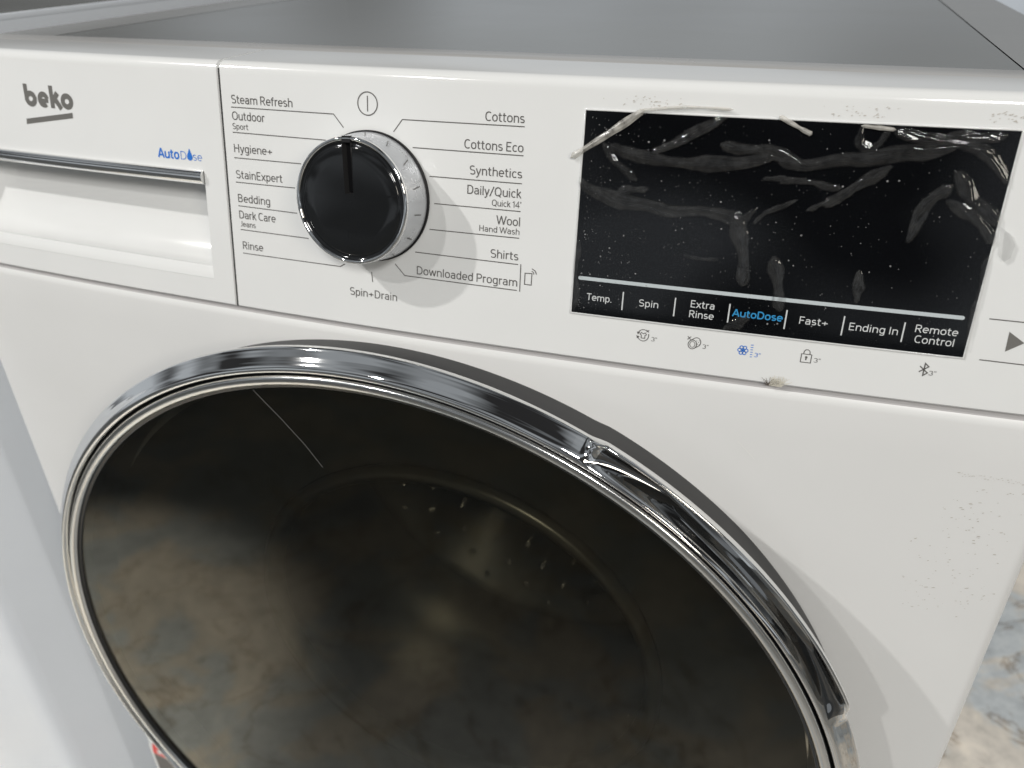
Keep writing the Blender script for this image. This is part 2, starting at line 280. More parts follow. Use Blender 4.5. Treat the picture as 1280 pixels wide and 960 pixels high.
GL = {                                      # monoline letters: advance, strokes (cap height 1)
 'a': (.50, [se(.24, .47, .17, .195, 155, 0) + [(.41, 0)], [(.41, .40), (.25, .40)] + se(.22, .225, .15, .17, 95, 265) + [(.28, .055), (.41, .14)]]),
 'c': (.45, [se(.26, .36, .19, .305, 48, 312, 18)]), 'd': (.52, [bowl(.25), [(.43, 1), (.43, 0)]]),
 'e': (.51, [[(.065, .37), (.455, .37)] + se(.26, .36, .195, .305, 4, 312, 20)]),
 'f': (.32, [[(.13, 0)] + se(.28, .79, .15, .155, 180, 88, 7), [(.01, .67), (.29, .67)]]),
 'g': (.52, [bowl(.25), [(.43, .72)] + se(.25, -.07, .18, .15, 0, -140, 9)]),
 'h': (.53, [[(.09, 1), (.09, 0)], [(.09, .42)] + se(.27, .45, .18, .215, 170, 0, 9) + [(.45, 0)]]),
 'i': (.19, [[(.09, .72), (.09, 0)], [(.09, .97), (.09, .86)]]), 'k': (.46, [[(.09, 1), (.09, 0)], [(.10, .31), (.40, .72)], [(.20, .43), (.44, 0)]]),
 'l': (.19, [[(.09, 1), (.09, 0)]]),
 'm': (.83, [[(.09, .72), (.09, 0)], [(.09, .42)] + se(.255, .45, .165, .215, 170, 0, 9) + [(.42, 0)], [(.42, .42)] + se(.585, .45, .165, .215, 170, 0, 9) + [(.75, 0)]]),
 'n': (.53, [[(.09, .72), (.09, 0)], [(.09, .42)] + se(.27, .45, .18, .215, 170, 0, 9) + [(.45, 0)]]),
 'o': (.52, [se(.26, .36, .195, .31, 0, 352, 26)]), 'p': (.52, [[(.09, .72), (.09, -.26)], bowl(.27)]),
 'r': (.34, [[(.09, .72), (.09, 0)], [(.09, .42)] + se(.27, .45, .18, .215, 170, 75, 7)]),
 's': (.44, [se(.22, .515, .15, .15, 38, 268, 14) + se(.22, .205, .16, .15, 88, -145, 14)]),
 't': (.34, [[(.13, .92), (.13, .25)] + se(.27, .20, .14, .145, 180, 285, 7), [(.01, .67), (.30, .67)]]),
 'u': (.53, [[(.45, .72), (.45, 0)], [(.08, .72)] + se(.26, .27, .18, .215, 180, 350, 9)]),
 'w': (.70, [[(.03, .72), (.19, .02)], [(.19, .02), (.35, .70)], [(.35, .70), (.51, .02)], [(.51, .02), (.67, .72)]]),
 'x': (.47, [[(.04, .72), (.43, 0)], [(.43, .72), (.04, 0)]]), 'y': (.46, [[(.03, .72), (.23, .02)], [(.43, .72), (.20, -.08), (.13, -.22), (.02, -.24)]]),
 'A': (.60, [[(.02, 0), (.29, 1)], [(.29, 1), (.57, 0)], [(.11, .30), (.48, .30)]]),
 'B': (.60, [[(.09, 0), (.09, 1)], [(.09, T_), (.26, T_)] + se(.28, .74, .19, .205, 90, -90, 12) + [(.09, .535)], [(.26, .535)] + se(.28, .295, .22, .24, 90, -90, 12) + [(.09, B_)]]),
 'C': (.58, [se(.34, .5, .26, .445, 52, 308, 22)]), 'D': (.64, [[(.09, 0), (.09, 1)], [(.09, T_), (.24, T_)] + se(.26, .5, .30, .445, 88, -88, 18) + [(.09, B_)]]),
 'E': (.52, [[(.09, 0), (.09, 1)], [(.09, T_), (.47, T_)], [(.09, .52), (.43, .52)], [(.09, B_), (.48, B_)]]),
 'F': (.49, [[(.09, 0), (.09, 1)], [(.09, T_), (.46, T_)], [(.09, .50), (.42, .50)]]),
 'H': (.66, [[(.09, 0), (.09, 1)], [(.55, 0), (.55, 1)], [(.09, .52), (.55, .52)]]), 'I': (.20, [[(.09, 0), (.09, 1)]]),
 'J': (.36, [[(.26, 1), (.26, .28)] + se(.11, .26, .15, .205, 0, -110, 8)]), 'O': (.68, [se(.34, .5, .27, .445, 0, 352, 30)]),
 'P': (.56, [[(.09, 0), (.09, 1)], [(.09, T_), (.28, T_)] + se(.29, .70, .21, .245, 88, -88, 12) + [(.09, .455)]]),
 'Q': (.70, [se(.34, .5, .27, .445, 0, 352, 30), [(.38, .18), (.58, -.08)]]),
 'R': (.59, [[(.09, 0), (.09, 1)], [(.09, T_), (.28, T_)] + se(.29, .715, .20, .23, 88, -88, 12) + [(.09, .485)], [(.29, .48), (.53, 0)]]),
 'S': (.55, [se(.28, .725, .20, .22, 38, 268, 14) + se(.28, .28, .21, .225, 88, -145, 14)]),
 'T': (.54, [[(.27, 0), (.27, 1)], [(.02, T_), (.52, T_)]]), 'W': (.92, [[(.02, 1), (.23, .02)], [(.23, .02), (.45, .98)], [(.45, .98), (.67, .02)], [(.67, .02), (.90, 1)]]),
 '1': (.36, [[(.03, .78), (.22, .96), (.22, 0)]]), '3': (.52, [se(.25, .735, .19, .21, 150, -80, 12), se(.25, .285, .21, .23, 80, -150, 12)]),
 '4': (.56, [[(.38, 0), (.38, 1), (.03, .28), (.54, .28)]]), '+': (.58, [[(.05, .38), (.53, .38)], [(.29, .62), (.29, .14)]]),
 '/': (.40, [[(.01, -.08), (.38, 1.02)]]), "'": (.15, [[(.08, 1.02), (.08, .74)]]), '"': (.30, [[(.08, 1.0), (.08, .74)], [(.21, 1.0), (.21, .74)]]), '.': (.20, [[(.09, .12), (.09, 0)]])}
def text(name, s, u0, u1, v, h, off, m, parent, weight=.118):
    gs = []; x = 0.0; lo, hi = 9, -9; items = []
    for ch in s:
        if ch == ' ': x += .22; continue
        ad, st = GL[ch]
        for k, q in enumerate(st):
            closed = len(q) > 20 and (Vector(q[0]) - Vector(q[-1])).length < .12
            items.append(([(x + a, b) for a, b in q], closed, k)); lo = min(lo, min(x + a for a, b in q)); hi = max(hi, max(x + a for a, b in q))
        x += ad + .035
    lo -= weight / 2; hi += weight / 2; k_ = (u1 - u0) / (hi - lo)
    for q, closed, k in items:
        pts = [(u0 + (a - lo) * k_, v + b * h) for a, b in q]
        gs.append(ribbon(pts, weight * h, off + .00001 * k, closed=closed, step=.003))
    return mesh(name, *join(*gs), m, parent, smooth=False)
def lathe(prof, cen, seg=160, a0=0, a1=360, axis='door'):
    full = abs(a1 - a0) >= 359.9; n = seg if full else seg + 1
    vs, fs = [], []
    for i in range(n):
        a = R(a0 + (a1 - a0) * i / seg)
        for r, y in (prof(math.degrees(a)) if callable(prof) else prof):
            vs.append(cen(r, a, y))
    k = len(prof(a0) if callable(prof) else prof)
    for i in range(seg):
        j = (i + 1) % n
        for q in range(k - 1): fs.append((i * k + q, i * k + q + 1, j * k + q + 1, j * k + q))
    return vs, fs
DZ = ZS - .26495
def dcen(r, a, y): return Vector((r * math.cos(a), y, DZ + r * math.sin(a)))
KU, KV = -.00589, .06428
KC = F(KU, KV)
def kcen(r, a, off): return KC + Vector((1, 0, 0)) * (r * math.cos(a)) + FV * (r * math.sin(a)) + FN * off

# ---------------------------------------------------------------- floor
FL = bpy.data.meshes.new('floor'); FL.from_pydata([(-8, -8, 0), (8, -8, 0), (8, 8, 0), (-8, 8, 0)], [], [(0, 1, 2, 3)])
fo = link('floor', FL, M['floor'], smooth=False); fo['kind'] = 'structure'

# ---------------------------------------------------------------- washing machine
wm = thing('washing_machine', 'white front-loading washing machine with round chrome-rimmed door, dial and black display', 'washing machine', (0, .28, 0))

# front sheet with rounded side edges and a round opening for the door
def front_body():
    xs = [-.3 + .006 * (1 - math.cos(R(a))) for a in lin(0, 90, 7)] + lin(-.294, .294, 50)[1:-1] + [.3 - .006 * (1 - math.cos(R(a))) for a in lin(90, 0, 7)]
    def y(x):
        b = bow(x); e = abs(x) - .294
        return b + (.006 - math.sqrt(max(0, .006 ** 2 - e * e)) if e > 0 else 0)
    zs = [.06, .064] + lin(.07, ZS - .006, 40) + [ZS - .0045, ZS - .003, ZS - .002]
    def f(x, z):
        t = max(0, z - (ZS - .006)) / .004
        return Vector((x, y(x) + .0012 * t * t, z))
    g = grid(f, xs, zs)
    side = []
    for s in (-.3, .3):
        side.append(grid(lambda yy, zz: Vector((s, yy, zz)), [.0055, .3, .58], [.06, .4, ZS - .002]))
    back = grid(lambda x, z: Vector((x, .58, z)), [-.3, .3], [.06, ZS - .002])
    return join(g, *side, back)
v, f = front_body()
body = mesh('body', v, f, M['body'], wm, auto=35)
bm = bmesh.new(); bm.from_mesh(body.data)
bmesh.ops.remove_doubles(bm, verts=bm.verts, dist=1e-5)
HR = .238
for fc in list(bm.faces):
    c = fc.calc_center_median()
    if c.y < .01 and all(math.hypot(q.co.x, q.co.z - DZ) < HR for q in fc.verts): bm.faces.remove(fc)
for q in bm.verts:                         # pull the ragged hole edge onto a circle
    d = math.hypot(q.co.x, q.co.z - DZ)
    if q.is_boundary and q.co.y < .005 and d < .262 and d > .1:
        q.co.x *= HR / d; q.co.z = DZ + (q.co.z - DZ) * HR / d; q.co.y = bow(q.co.x)
bm.to_mesh(body.data); bm.free()
pl_v, pl_f = join(box((-.296, .02, .004), (.296, .57, .06)))
mesh('plinth', pl_v, pl_f, M['gasket'], wm, smooth=False)
# recessed joint under the control panel
v, f = grid(lambda x, t: Vector((x, bow(x) + .0012 + .003 * t, ZS - .0028 + .004 * t)), lin(-.297, .297, 30), [0, 1])
mesh('panel_joint', v, f, M['gap'], wm)

# ---- control panel: slanted face, rounded top edge and a flat ledge behind it
XD = -.08688; VT = .1207
def panel_profile():
    pr = [(.0006, -.006), (.0006, -.0014), (.0009, -.0006), (.0016, 0)]     # (v, off)
    pr += [(q, 0) for q in lin(.004, VT - .006, 24)]
    return pr
PROF = panel_profile()
def top_pts(u):
    c = F(u, VT - .005, -.005); out = []
    for a in lin(0, 90 - math.degrees(TILT), 8)[1:]:
        out.append(c + FN * (.005 * math.cos(R(a))) + FV * (.005 * math.sin(R(a))))
    return out
def panel_col(u, du=0.0):
    col = [F(u, a, b - du) for a, b in PROF] + [F(u, VT - .005, -du)]
    for p in top_pts(u): col.append(p + Vector((0, du * .7, -du * .7)))
    e = col[-1]; col.append(Vector((u, .0498, e.z))); col.append(Vector((u, .0502, e.z - .004)))
    return col
def panel_strip(us, ends):
    cols = []
    if ends[0]: cols.append(panel_col(us[0], .006)); cols.append(panel_col(us[0] + .0001, .0008))
    for i, u in enumerate(us):
        uu = u
        if i == 0 and ends[0]: uu = u + .0006
        if i == len(us) - 1 and ends[1]: uu = u - .0006
        cols.append(panel_col(uu))
    if ends[1]: cols.append(panel_col(us[-1] - .0001, .0008)); cols.append(panel_col(us[-1], .006))
    n = len(cols[0]); vs = [p for c in cols for p in c]
    fs = [(i * n + j, (i + 1) * n + j, (i + 1) * n + j + 1, i * n + j + 1) for i in range(len(cols) - 1) for j in range(n - 1)]
    return vs, fs
v, f = panel_strip(lin(XD + .0004, .3, 60), (True, True))
panel = mesh('control_panel', v, f, M['fascia'], wm, auto=40)
v, f = grid(lambda t, q: F(XD + t, q, -.0007), [-.0010, .0010], lin(.001, VT - .004, 8))
mesh('drawer_joint', v, f, M['seam'], wm)
TOPZ = top_pts(0)[-1].z

# ---- printed programme lettering and leader lines
for s, u0, u1, vv, h in PROGRAM_TEXT:
    h = .0039 if h > .0033 else .00275
    text('lettering', s, u0, u1, vv, h, .00015, M['print'], panel)
for pl in PROGRAM_LINES: mesh('leader_line', *ribbon(pl, .00042, .00013), M['print'], panel)
for pl in PLAY_LINES: mesh('print_line', *ribbon(pl, .00042, .00013), M['print'], panel)
mesh('start_symbol', *poly(PLAY[0], .00013), M['logo'], panel, smooth=False)
pw = POWER[0]
mesh('power_symbol', *join(ribbon(arc(-.0071, .1050, .0049, .0049, 0, 352.5, 48), .0005, .00013, closed=True), ribbon([(-.0071, .1083), (-.0071, .1017)], .0005, .00013)), M['print'], panel)
ph = PHONE[0]
mesh('phone_symbol', *join(ribbon(ph, .0004, .00013, closed=True, step=.0006), ribbon(PHONE[1], .0004, .00013), ribbon(PHONE[2], .0004, .00013)), M['print'], panel)
for i, (s, u0, u1, vv, h) in enumerate(HOLD_TEXT):
    text('lettering', s, u0, u1, vv, .0019, .00013, M['blue'] if i == 2 else M['print'], panel)
LW = .00032
# wash care symbol: two arrows round a shirt
cx, cy = ICONS[0][0]
star = [(cx + a, cy + b) for a, b in ((-.0008, .0012), (0, .0007), (.0008, .0012), (.0014, .0004), (.0008, 0), (.0008, -.0013), (-.0008, -.0013), (-.0008, 0), (-.0014, .0004))]
mesh('care_symbol', *join(ribbon(arc(cx, cy, .0024, .0026, 60, 160), LW, .00013, step=.0004), ribbon(arc(cx, cy, .0024, .0026, 200, 380), LW, .00013, step=.0004),
     ribbon(star, LW, .00013, closed=True, step=.0008), poly([(cx - .0029, cy + .0014), (cx - .0014, cy + .0012), (cx - .0024, cy + .0001)], .00013),
     poly([(cx - .0030, cy - .0003), (cx - .0015, cy - .0007), (cx - .0026, cy - .0017)], .00013), ribbon([(cx + .0012, cy + .0016), (cx + .0024, cy + .0026)], LW, .00013), ribbon([(cx + .0012, cy + .0026), (cx + .0024, cy + .0016)], LW, .00013)), M['print'], panel)
# drum care symbol
cx, cy = ICONS[0][1]
mesh('drum_symbol', *join(ribbon(arc(cx - .0007, cy - .0006, .0018, .0020, 0, 352, 26), LW, .00013, closed=True, step=.0005), ribbon(arc(cx - .0007, cy - .0006, .0011, .0013, 0, 352, 20), LW * .7, .00013, closed=True, step=.0005),
     ribbon([(cx - .0020, cy + .0008)] + arc(cx + .0009, cy + .0006, .0018, .0020, 125, -55, 20) + [(cx + .0006, cy - .0020)], LW, .00013, step=.0005), ribbon([(cx - .0016, cy + .0028), (cx - .0030, cy + .0014)], LW, .00013), ribbon([(cx - .0030, cy + .0028), (cx - .0016, cy + .0014)], LW, .00013),
     *[ribbon([(cx + a, cy + b), (cx + a + .0003, cy + b)], LW, .00013) for a, b in ((.0008, .0012), (.0016, .0006), (.0012, -.0002), (.0019, .0014), (.0020, -.0004))]), M['print'], panel)
# anti-crease flower symbol
cx, cy = ICONS[0][2]
mesh('flower_symbol', *join(*[ribbon(arc(cx + .0014 * math.cos(R(a)), cy + .0014 * math.sin(R(a)), .0007, .0007, 0, 340, 12), LW * 1.1, .00013, closed=True, step=.0005) for a in range(0, 360, 60)],
     *[ribbon([(cx, cy), (cx + .0008 * math.cos(R(a)), cy + .0008 * math.sin(R(a)))], LW * 1.2, .00013) for a in range(0, 360, 60)],
     *[ribbon([(ICONS[0][3][0] - .0005 + k * .00005, cy + .0027 - k * .00105), (ICONS[0][3][0] + .0006, cy + .0028 - k * .00105)], LW, .00013) for k in range(6)]), M['blue'], panel)
# child lock symbol
lk = ICONS[1]; mu = (lk[0][0] + lk[1][0]) / 2
lkb = [(mu - .0020, .0160), (mu + .0020, .0160), (mu + .0020, .0124), (mu - .0020, .0124)]
mesh('lock_symbol', *join(ribbon(lkb, LW, .00013, closed=True, step=.0006), ribbon([(mu - .0012, .0160)] + arc(mu, .0167, .0012, .0013, 180, 0, 12) + [(mu + .0012, .0160)], LW, .00013, step=.0005),
     ribbon([(mu, .0149), (mu, .0134)], .0005, .00013), poly(arc(mu, .0147, .0005, .0005, 0, 330, 10), .00014)), M['print'], panel)
# radio link symbol
cx, cy = ICONS[0][4]
mesh('wireless_symbol', *ribbon([(cx - .0017, cy + .0012), (cx + .0015, cy - .0013), (cx, cy - .0026), (cx, cy + .0026), (cx + .0015, cy + .0013), (cx - .0017, cy - .0012)], .00045, .00013, step=.0006), M['print'], panel)

# ---- display
U0, U1, V0, V1 = .0930, .2510, .0222, .1073
v, f = grid(lambda a, b: F(a, b, .0004), lin(U0, U1, 24), lin(V0, V1, 4))
disp = mesh('display', v, f, M['display'], wm)
bz = .0005
v, f = [], []
loop = [(U0, V0), (U1, V0), (U1, V1), (U0, V1)]
def rim(d, off):
    return [F(a, b, off) for a, b in resample([(U0 - d, V0 - d), (U1 + d, V0 - d), (U1 + d, V1 + d), (U0 - d, V1 + d), (U0 - d, V0 - d)], .02)[:-1]]
def rim2(d, off):
    pts = []
    c = [(U0 - d, V0 - d), (U1 + d, V0 - d), (U1 + d, V1 + d), (U0 - d, V1 + d)]; nn = [20, 8, 20, 8]
    for k in range(4):
        a, b = c[k], c[(k + 1) % 4]
        pts += [F(a[0] + (b[0] - a[0]) * t / nn[k], a[1] + (b[1] - a[1]) * t / nn[k], off) for t in range(nn[k])]
    return pts
rings = [rim2(.0009, .00003), rim2(.0007, .0005), rim2(.0002, .0007), rim2(-.00005, .0002)]
n = len(rings[0]); v = [p for r_ in rings for p in r_]
f = [(k * n + i, k * n + (i + 1) % n, (k + 1) * n + (i + 1) % n, (k + 1) * n + i) for k in range(3) for i in range(n)]
mesh('bezel', v, f, M['fascia'], disp)
for i, (s, u0, u1, vv, h) in enumerate(DISPLAY_TEXT):
    b = s == 'AutoDose'
    text('lettering', s, u0, u1, vv, .0031, .00055, M['sky'] if b else M['white'], disp, weight=.17 if b else .125)
def capsule(pl, wd, off):
    (a, b), (c, d) = pl; P = arc(a, b, wd / 2, wd / 2, 90, 270, 10) ; Q = arc(c, d, wd / 2, wd / 2, -90, 90, 10)
    mid = [(c + (a - c) * t, d + wd / 2 + (b - d) * t) for t in lin(0, 1, 24)[1:-1]]
    vs, fs = ribbon(pl, wd, off, step=.006)
    e1 = poly(P, off); e2 = poly(Q, off); return join((vs, fs), e1, e2)
mesh('divider_bar', *capsule([(DISPLAY_BAR[0][0][0], .0380), (DISPLAY_BAR[0][1][0], .0380)], .0016, .00055), M['bar'], disp, smooth=False)
for pl in SEPARATORS: mesh('separator', *ribbon([(pl[0][0], .0339), (pl[0][0], .0258)], .00055, .00055), M['white'], disp)

# ---- detergent drawer with a scooped grip under a chrome strip
PU0, PU1, PV0, PVC, PV1 = -.286, -.1003, .0137, .0615, .0684
us = sorted(set(lin(-.3, PU0, 4) + lin(PU0, PU1, 40) + lin(PU1, XD - .0004, 5)))
cols = []
def drawer_front():
    us2 = us; vs_ = [a for a, b in PROF]
    A = panel_strip(us2, (True, True)); return A
v, f = drawer_front()
drawer = mesh('detergent_drawer', v, f, M['fascia'], wm, auto=40)
bm = bmesh.new(); bm.from_mesh(drawer.data)
for c_, no in ((F(0, PV0), FV), (F(0, PV1), FV), (Vector((PU0, 0, 0)), Vector((1, 0, 0))), (Vector((PU1, 0, 0)), Vector((1, 0, 0)))):
    bmesh.ops.bisect_plane(bm, geom=bm.verts[:] + bm.edges[:] + bm.faces[:], plane_co=c_, plane_no=no, dist=1e-6)
def vof(p): return (p.z - ZS) / CT
for fc in list(bm.faces):
    c = fc.calc_center_median()
    # v is measured along the slanted face (the bow moves it only in depth)
    if PU0 < c.x < PU1 and PV0 < (c.z - ZS) * CT + (c.y - bow(c.x)) * ST < PV1 and (c.y < .03): bm.faces.remove(fc)
bm.to_mesh(drawer.data); bm.free()
PD = .021
def pocket(u, q):                           # q 0 bottom lip .. 1 top of the pocket
    e = min(1, (u - PU0) / .02); e = math.sqrt(max(0, 1 - (1 - e) ** 2))
    if q < .12: return F(u, PV0 + .0062 * (q / .12), -.0022 * (q / .12) ** 1.5 * e)
    t = (q - .12) / .88; a = t * math.pi / 2
    return F(u, PV0 + .0062 + (PV1 - PV0 - .0062) * (1 - math.cos(a)), -(.0022 + (PD - .0022) * math.sin(a)) * (e if t < .98 else 1))
qs = lin(0, .12, 6) + lin(.12, 1, 30)[1:]
g1 = grid(pocket, lin(PU0, PU1, 40), qs)
end = [], []
pe = [pocket(PU1, q) for q in qs]; pf = [F(PU1, min(PV1, max(PV0, (p - F(PU1, 0)).dot(FV))), 0) for p in pe]
g2 = (pe + pf, [(i, i + 1, len(pe) + i + 1, len(pe) + i) for i in range(len(pe) - 1)])
mesh('grip_recess', *join(g1, g2), M['fascia'], drawer, auto=50)
def strip_prof(u):
    pr = [(PV1 + .0002, -.0002), (PV1 - .0002, .0012), (PV1 - .0008, .0020), (PV1 - .0018, .0025), (PV1 - .0032, .0026), (PV1 - .0044, .0023), (PV1 - .0054, .0017), (PV1 - .0062, .0009), (PV1 - .0067, -.0004), (PV1 - .0069, -.0020), (PV1 - .0064, -.005)]
    return [F(u, a, b) for a, b in pr]
ul = lin(PU0, PU1 - .0004, 40); cc = [strip_prof(u) for u in ul]; n = len(cc[0])
vs = [p for c in cc for p in c]; fs = [(i * n + j, (i + 1) * n + j, (i + 1) * n + j + 1, i * n + j + 1) for i in range(len(cc) - 1) for j in range(n - 1)]
fs.append(tuple(range((len(cc) - 1) * n, len(cc) * n)))
mesh('chrome_strip', vs, fs, M['chrome'], drawer, auto=60)
# brand lettering, thick drawn strokes
LX0, LXW, LB, XH, AS = -.2160, .0346, .0924, .0078, .0112
def L(x, y): return (LX0 + x * LXW, LB + y)
SW = .00275; hw = SW / 2
def oarc(x0, x1, a0, a1, n=26):
    rx = (x1 - x0) * LXW / 2 - hw; ry = XH / 2 - hw * .9
    return arc(LX0 + (x0 + x1) / 2 * LXW, LB + XH / 2, rx, ry, a0, a1, n)
strokes = {
 'b': [[L(.037, AS), L(.037, XH * .35)], oarc(0, .25, 0, 350)],
 'e': [[L(.30, XH * .44), L(.49, XH * .44)], oarc(.275, .51, 12, 310)],
 'k': [[L(.570, AS), L(.570, 0)], [L(.585, XH * .42), L(.70, XH)], [L(.635, XH * .60), L(.745, 0)]],
 'o': [oarc(.752, 1.0, 0, 350)]}
for ch, st in strokes.items():
    gs = []
    for k, s in enumerate(st):
        cl = (ch == 'o') or (ch == 'b' and k == 1)
        gs.append(ribbon(s, SW if not (ch == 'e' and k == 0) else SW * .75, .00013 + .00004 * k, closed=cl, step=.0007))
    mesh('brand_letter', *join(*gs), M['logo'], drawer)
mesh('brand_underline', *poly([(-.2174, .0858), (-.1829, .0909), (-.1831, .0882), (-.2178, .0830)][::-1], .00013), M['logo'], drawer, smooth=False)
for i, (s, u0, u1, vv, h) in enumerate(DRAWER_TEXT):
    text('lettering', s, u0, u1, .0730, (.0046, .0041, .0041)[i], .00013, M['blue'], drawer, weight=(.19, .085, .085)[i])
dx = -.1083; dr = .0017
drop = [(dx, .0787)] + [(dx + dr * math.cos(R(a)), .0745 + dr * math.sin(R(a))) for a in lin(25, -205, 18)]
mesh('drop_symbol', *poly(drop, .00013), M['blue'], drawer, smooth=False)

# ---- programme knob
knob = mesh('program_knob', *lathe([(.0296, .0002), (.0296, .0016), (.0290, .0020)], kcen, 96), M['matte'], wm, auto=40)
mesh('dial_skirt', *lathe([(.0289, .0018), (.0288, .0030), (.0280, .0160), (.0277, .0178)], kcen, 96), M['silver'], knob)
mesh('dial_rim', *lathe([(.0277, .0178), (.0278, .0186), (.0275, .0195), (.0269, .0198), (.0262, .0196), (.0259, .0190)], kcen, 128), M['chrome'], knob)
face_prof = [(.0259, .0190), (.0252, .0184), (.0243, .0184), (.0238, .0189), (.0232, .0192), (.018, .0195), (.010, .0197), (.004, .0198), (0.0001, .0198)]
fv, ff = lathe(face_prof, kcen, 160)
face = mesh('dial_face', fv, ff, M['black'], knob, auto=60)
# pointer slot cut into the face
bm = bmesh.new(); bm.from_mesh(face.data)
SA = R(92.5); du = Vector((math.cos(SA), 0, 0)) + FV * math.sin(SA); dn = Vector((math.sin(SA), 0, 0)) - FV * math.cos(SA)
HWS = .0021
for c_, no in ((KC + dn * HWS, dn), (KC - dn * HWS, dn), (KC + du * .0035, du)):
    bmesh.ops.bisect_plane(bm, geom=bm.verts[:] + bm.edges[:] + bm.faces[:], plane_co=c_, plane_no=no, dist=1e-7)
for fc in list(bm.faces):
    c = fc.calc_center_median() - KC
    if abs(c.dot(dn)) < HWS and c.dot(du) > .0035: bm.faces.remove(fc)
bm.to_mesh(face.data); bm.free()
def S(a, b, o): return KC + du * a + dn * b + FN * o
g = []
A, B = .0035, .0272
v = [S(A, -HWS, .0160), S(B, -HWS, .0160), S(B, HWS, .0160), S(A, HWS, .0160), S(A, -HWS, .0199), S(B, -HWS, .0199), S(B, HWS, .0199), S(A, HWS, .0199)]
f = [(0, 1, 2, 3), (0, 1, 5, 4), (2, 3, 7, 6), (3, 0, 4, 7)]
mesh('pointer_slot', v, f[1:], M['gasket'], knob, smooth=False)
mesh('slot_floor', v, f[:1], M['matte'], knob, smooth=False)
N0, N1 = .0252, .0279
bx_ = [S(N0, -HWS, .0180), S(N1, -HWS, .0180), S(N1, HWS, .0180), S(N0, HWS, .0180), S(N0, -HWS, .01985), S(N1, -HWS, .0196), S(N1, HWS, .0196), S(N0, HWS, .01985)]
mesh('pointer_notch', bx_, [(0, 3, 2, 1), (4, 5, 6, 7), (0, 1, 5, 4), (1, 2, 6, 5), (2, 3, 7, 6), (3, 0, 4, 7)], M['matte'], knob, smooth=False)
for k in range(16):
    a = R(92.5 - 22.5 * k - 11); t = .00022 / .028
    r0, r1 = .02885, .02845
    ab = a + .11 * math.sin(a)
    q = [kcen(r0 + .00012, ab - t, .0070), kcen(r0 + .00012, ab + t, .0070), kcen(r1 - .0001, a + t, .0125), kcen(r1 - .0001, a - t, .0125)]
    mesh('dial_tick', q, [(0, 1, 2, 3)], M['print'], knob, smooth=False)

# ---- worktop
tz = TOPZ
def flat(x0, x1, y0, y1, z_): return grid(lambda x, y_: Vector((x, y_, z_)), [x0, x1], [y0, y1])
g = [flat(-.298, -.2535, .0742, .575, tz - .0007), flat(.2595, .298, .0742, .575, tz - .0007), flat(-.2535, .2595, .555, .575, tz - .0007)]
for s in (-.298, .298): g.append(grid(lambda y_, z_: Vector((s, y_, z_)), [.0515, .575], [ZS, tz - .0007]))
g.append(grid(lambda x, z_: Vector((x, .575, z_)), [-.298, .298], [ZS, tz - .0007]))
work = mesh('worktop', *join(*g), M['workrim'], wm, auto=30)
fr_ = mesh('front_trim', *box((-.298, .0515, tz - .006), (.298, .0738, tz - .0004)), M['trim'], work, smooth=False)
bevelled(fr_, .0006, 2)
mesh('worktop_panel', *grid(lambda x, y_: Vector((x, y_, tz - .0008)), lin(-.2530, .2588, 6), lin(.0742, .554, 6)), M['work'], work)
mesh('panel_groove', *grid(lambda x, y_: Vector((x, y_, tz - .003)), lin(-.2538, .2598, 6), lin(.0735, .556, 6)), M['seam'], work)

# ---- door
H0, H1 = 24.6, 65.6
def hs(a):                                  # 0 outside the handle, 1 inside, smooth at both ends
    a = (a + 180) % 360 - 180
    t = min((a - H0 + .8) / 3.6, (H1 - a) / 2.2)
    t = max(0, min(1, t)); return t * t * (3 - 2 * t)
def hd(a):                                  # depth of the grip along the arc
    a = (a + 180) % 360 - 180
    t = max(0, min(1, (a - H0) / (H1 - H0))); return math.sin(math.pi * t) ** .8 if 0 < t < 1 else 0
def door_back(a):
    h = hs(a); return [(.2572 + .0010 * h, bow(0) + .004), (.2572 + .0010 * h, -.0180 - .002 * h), (.2566 + .0010 * h, -.0300 - .002 * h), (.2540, -.0305), (.244, -.0300), (.240, .02)]
door = mesh('door', *lathe(door_back, dcen, 400), M['gasket'], wm, auto=40)
RP = [(.2566, -.0298), (.2630, -.0304), (.2646, -.0325), (.2650, -.0345), (.2642, -.0357), (.2632, -.0366), (.2622, -.0375), (.2613, -.0383), (.2605, -.0391), (.2597, -.0399), (.2587, -.0410), (.2575, -.0421), (.2560, -.0427), (.2545, -.0422), (.2536, -.0400)]
HP = [(.2588, -.0315), (.2670, -.0335), (.2695, -.0372), (.2696, -.0396), (.2689, -.0405), (.2678, -.0390), (.2666, -.0350), (.2652, -.0308), (.2634, -.0284), (.2615, -.0282), (.2598, -.0304), (.2584, -.0350), (.2564, -.0424), (.2546, -.0422), (.2536, -.0400)]
def rim_prof(a):
    h = hs(a); d = hd(a); out = []
    for i in range(15):
        (r0, y0), (r1, y1) = RP[i], HP[i]
        if 5 <= i <= 11:
            t = (i - 4) / 8; rf = HP[4][0] + (HP[12][0] - HP[4][0]) * t; yf = HP[4][1] + (HP[12][1] - HP[4][1]) * t + .0010
            r1 = rf + (r1 - rf) * d; y1 = yf + (y1 - yf) * d
        out.append((r0 + (r1 - r0) * h, y0 + (y1 - y0) * h))
    return [tuple(q) for q in catmull(out, 3)]
HB = .9
mesh('chrome_ring', *lathe(rim_prof, dcen, 620, H1 + HB, 360 + H0 - HB), M['chrome'], door, auto=50)
hv, hf = lathe(rim_prof, dcen, 640, H0 - HB, H1 + HB)
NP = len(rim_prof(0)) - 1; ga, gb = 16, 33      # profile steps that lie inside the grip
def in_grip(n_): return ga <= n_ % NP < gb and 26 < n_ // NP < 600
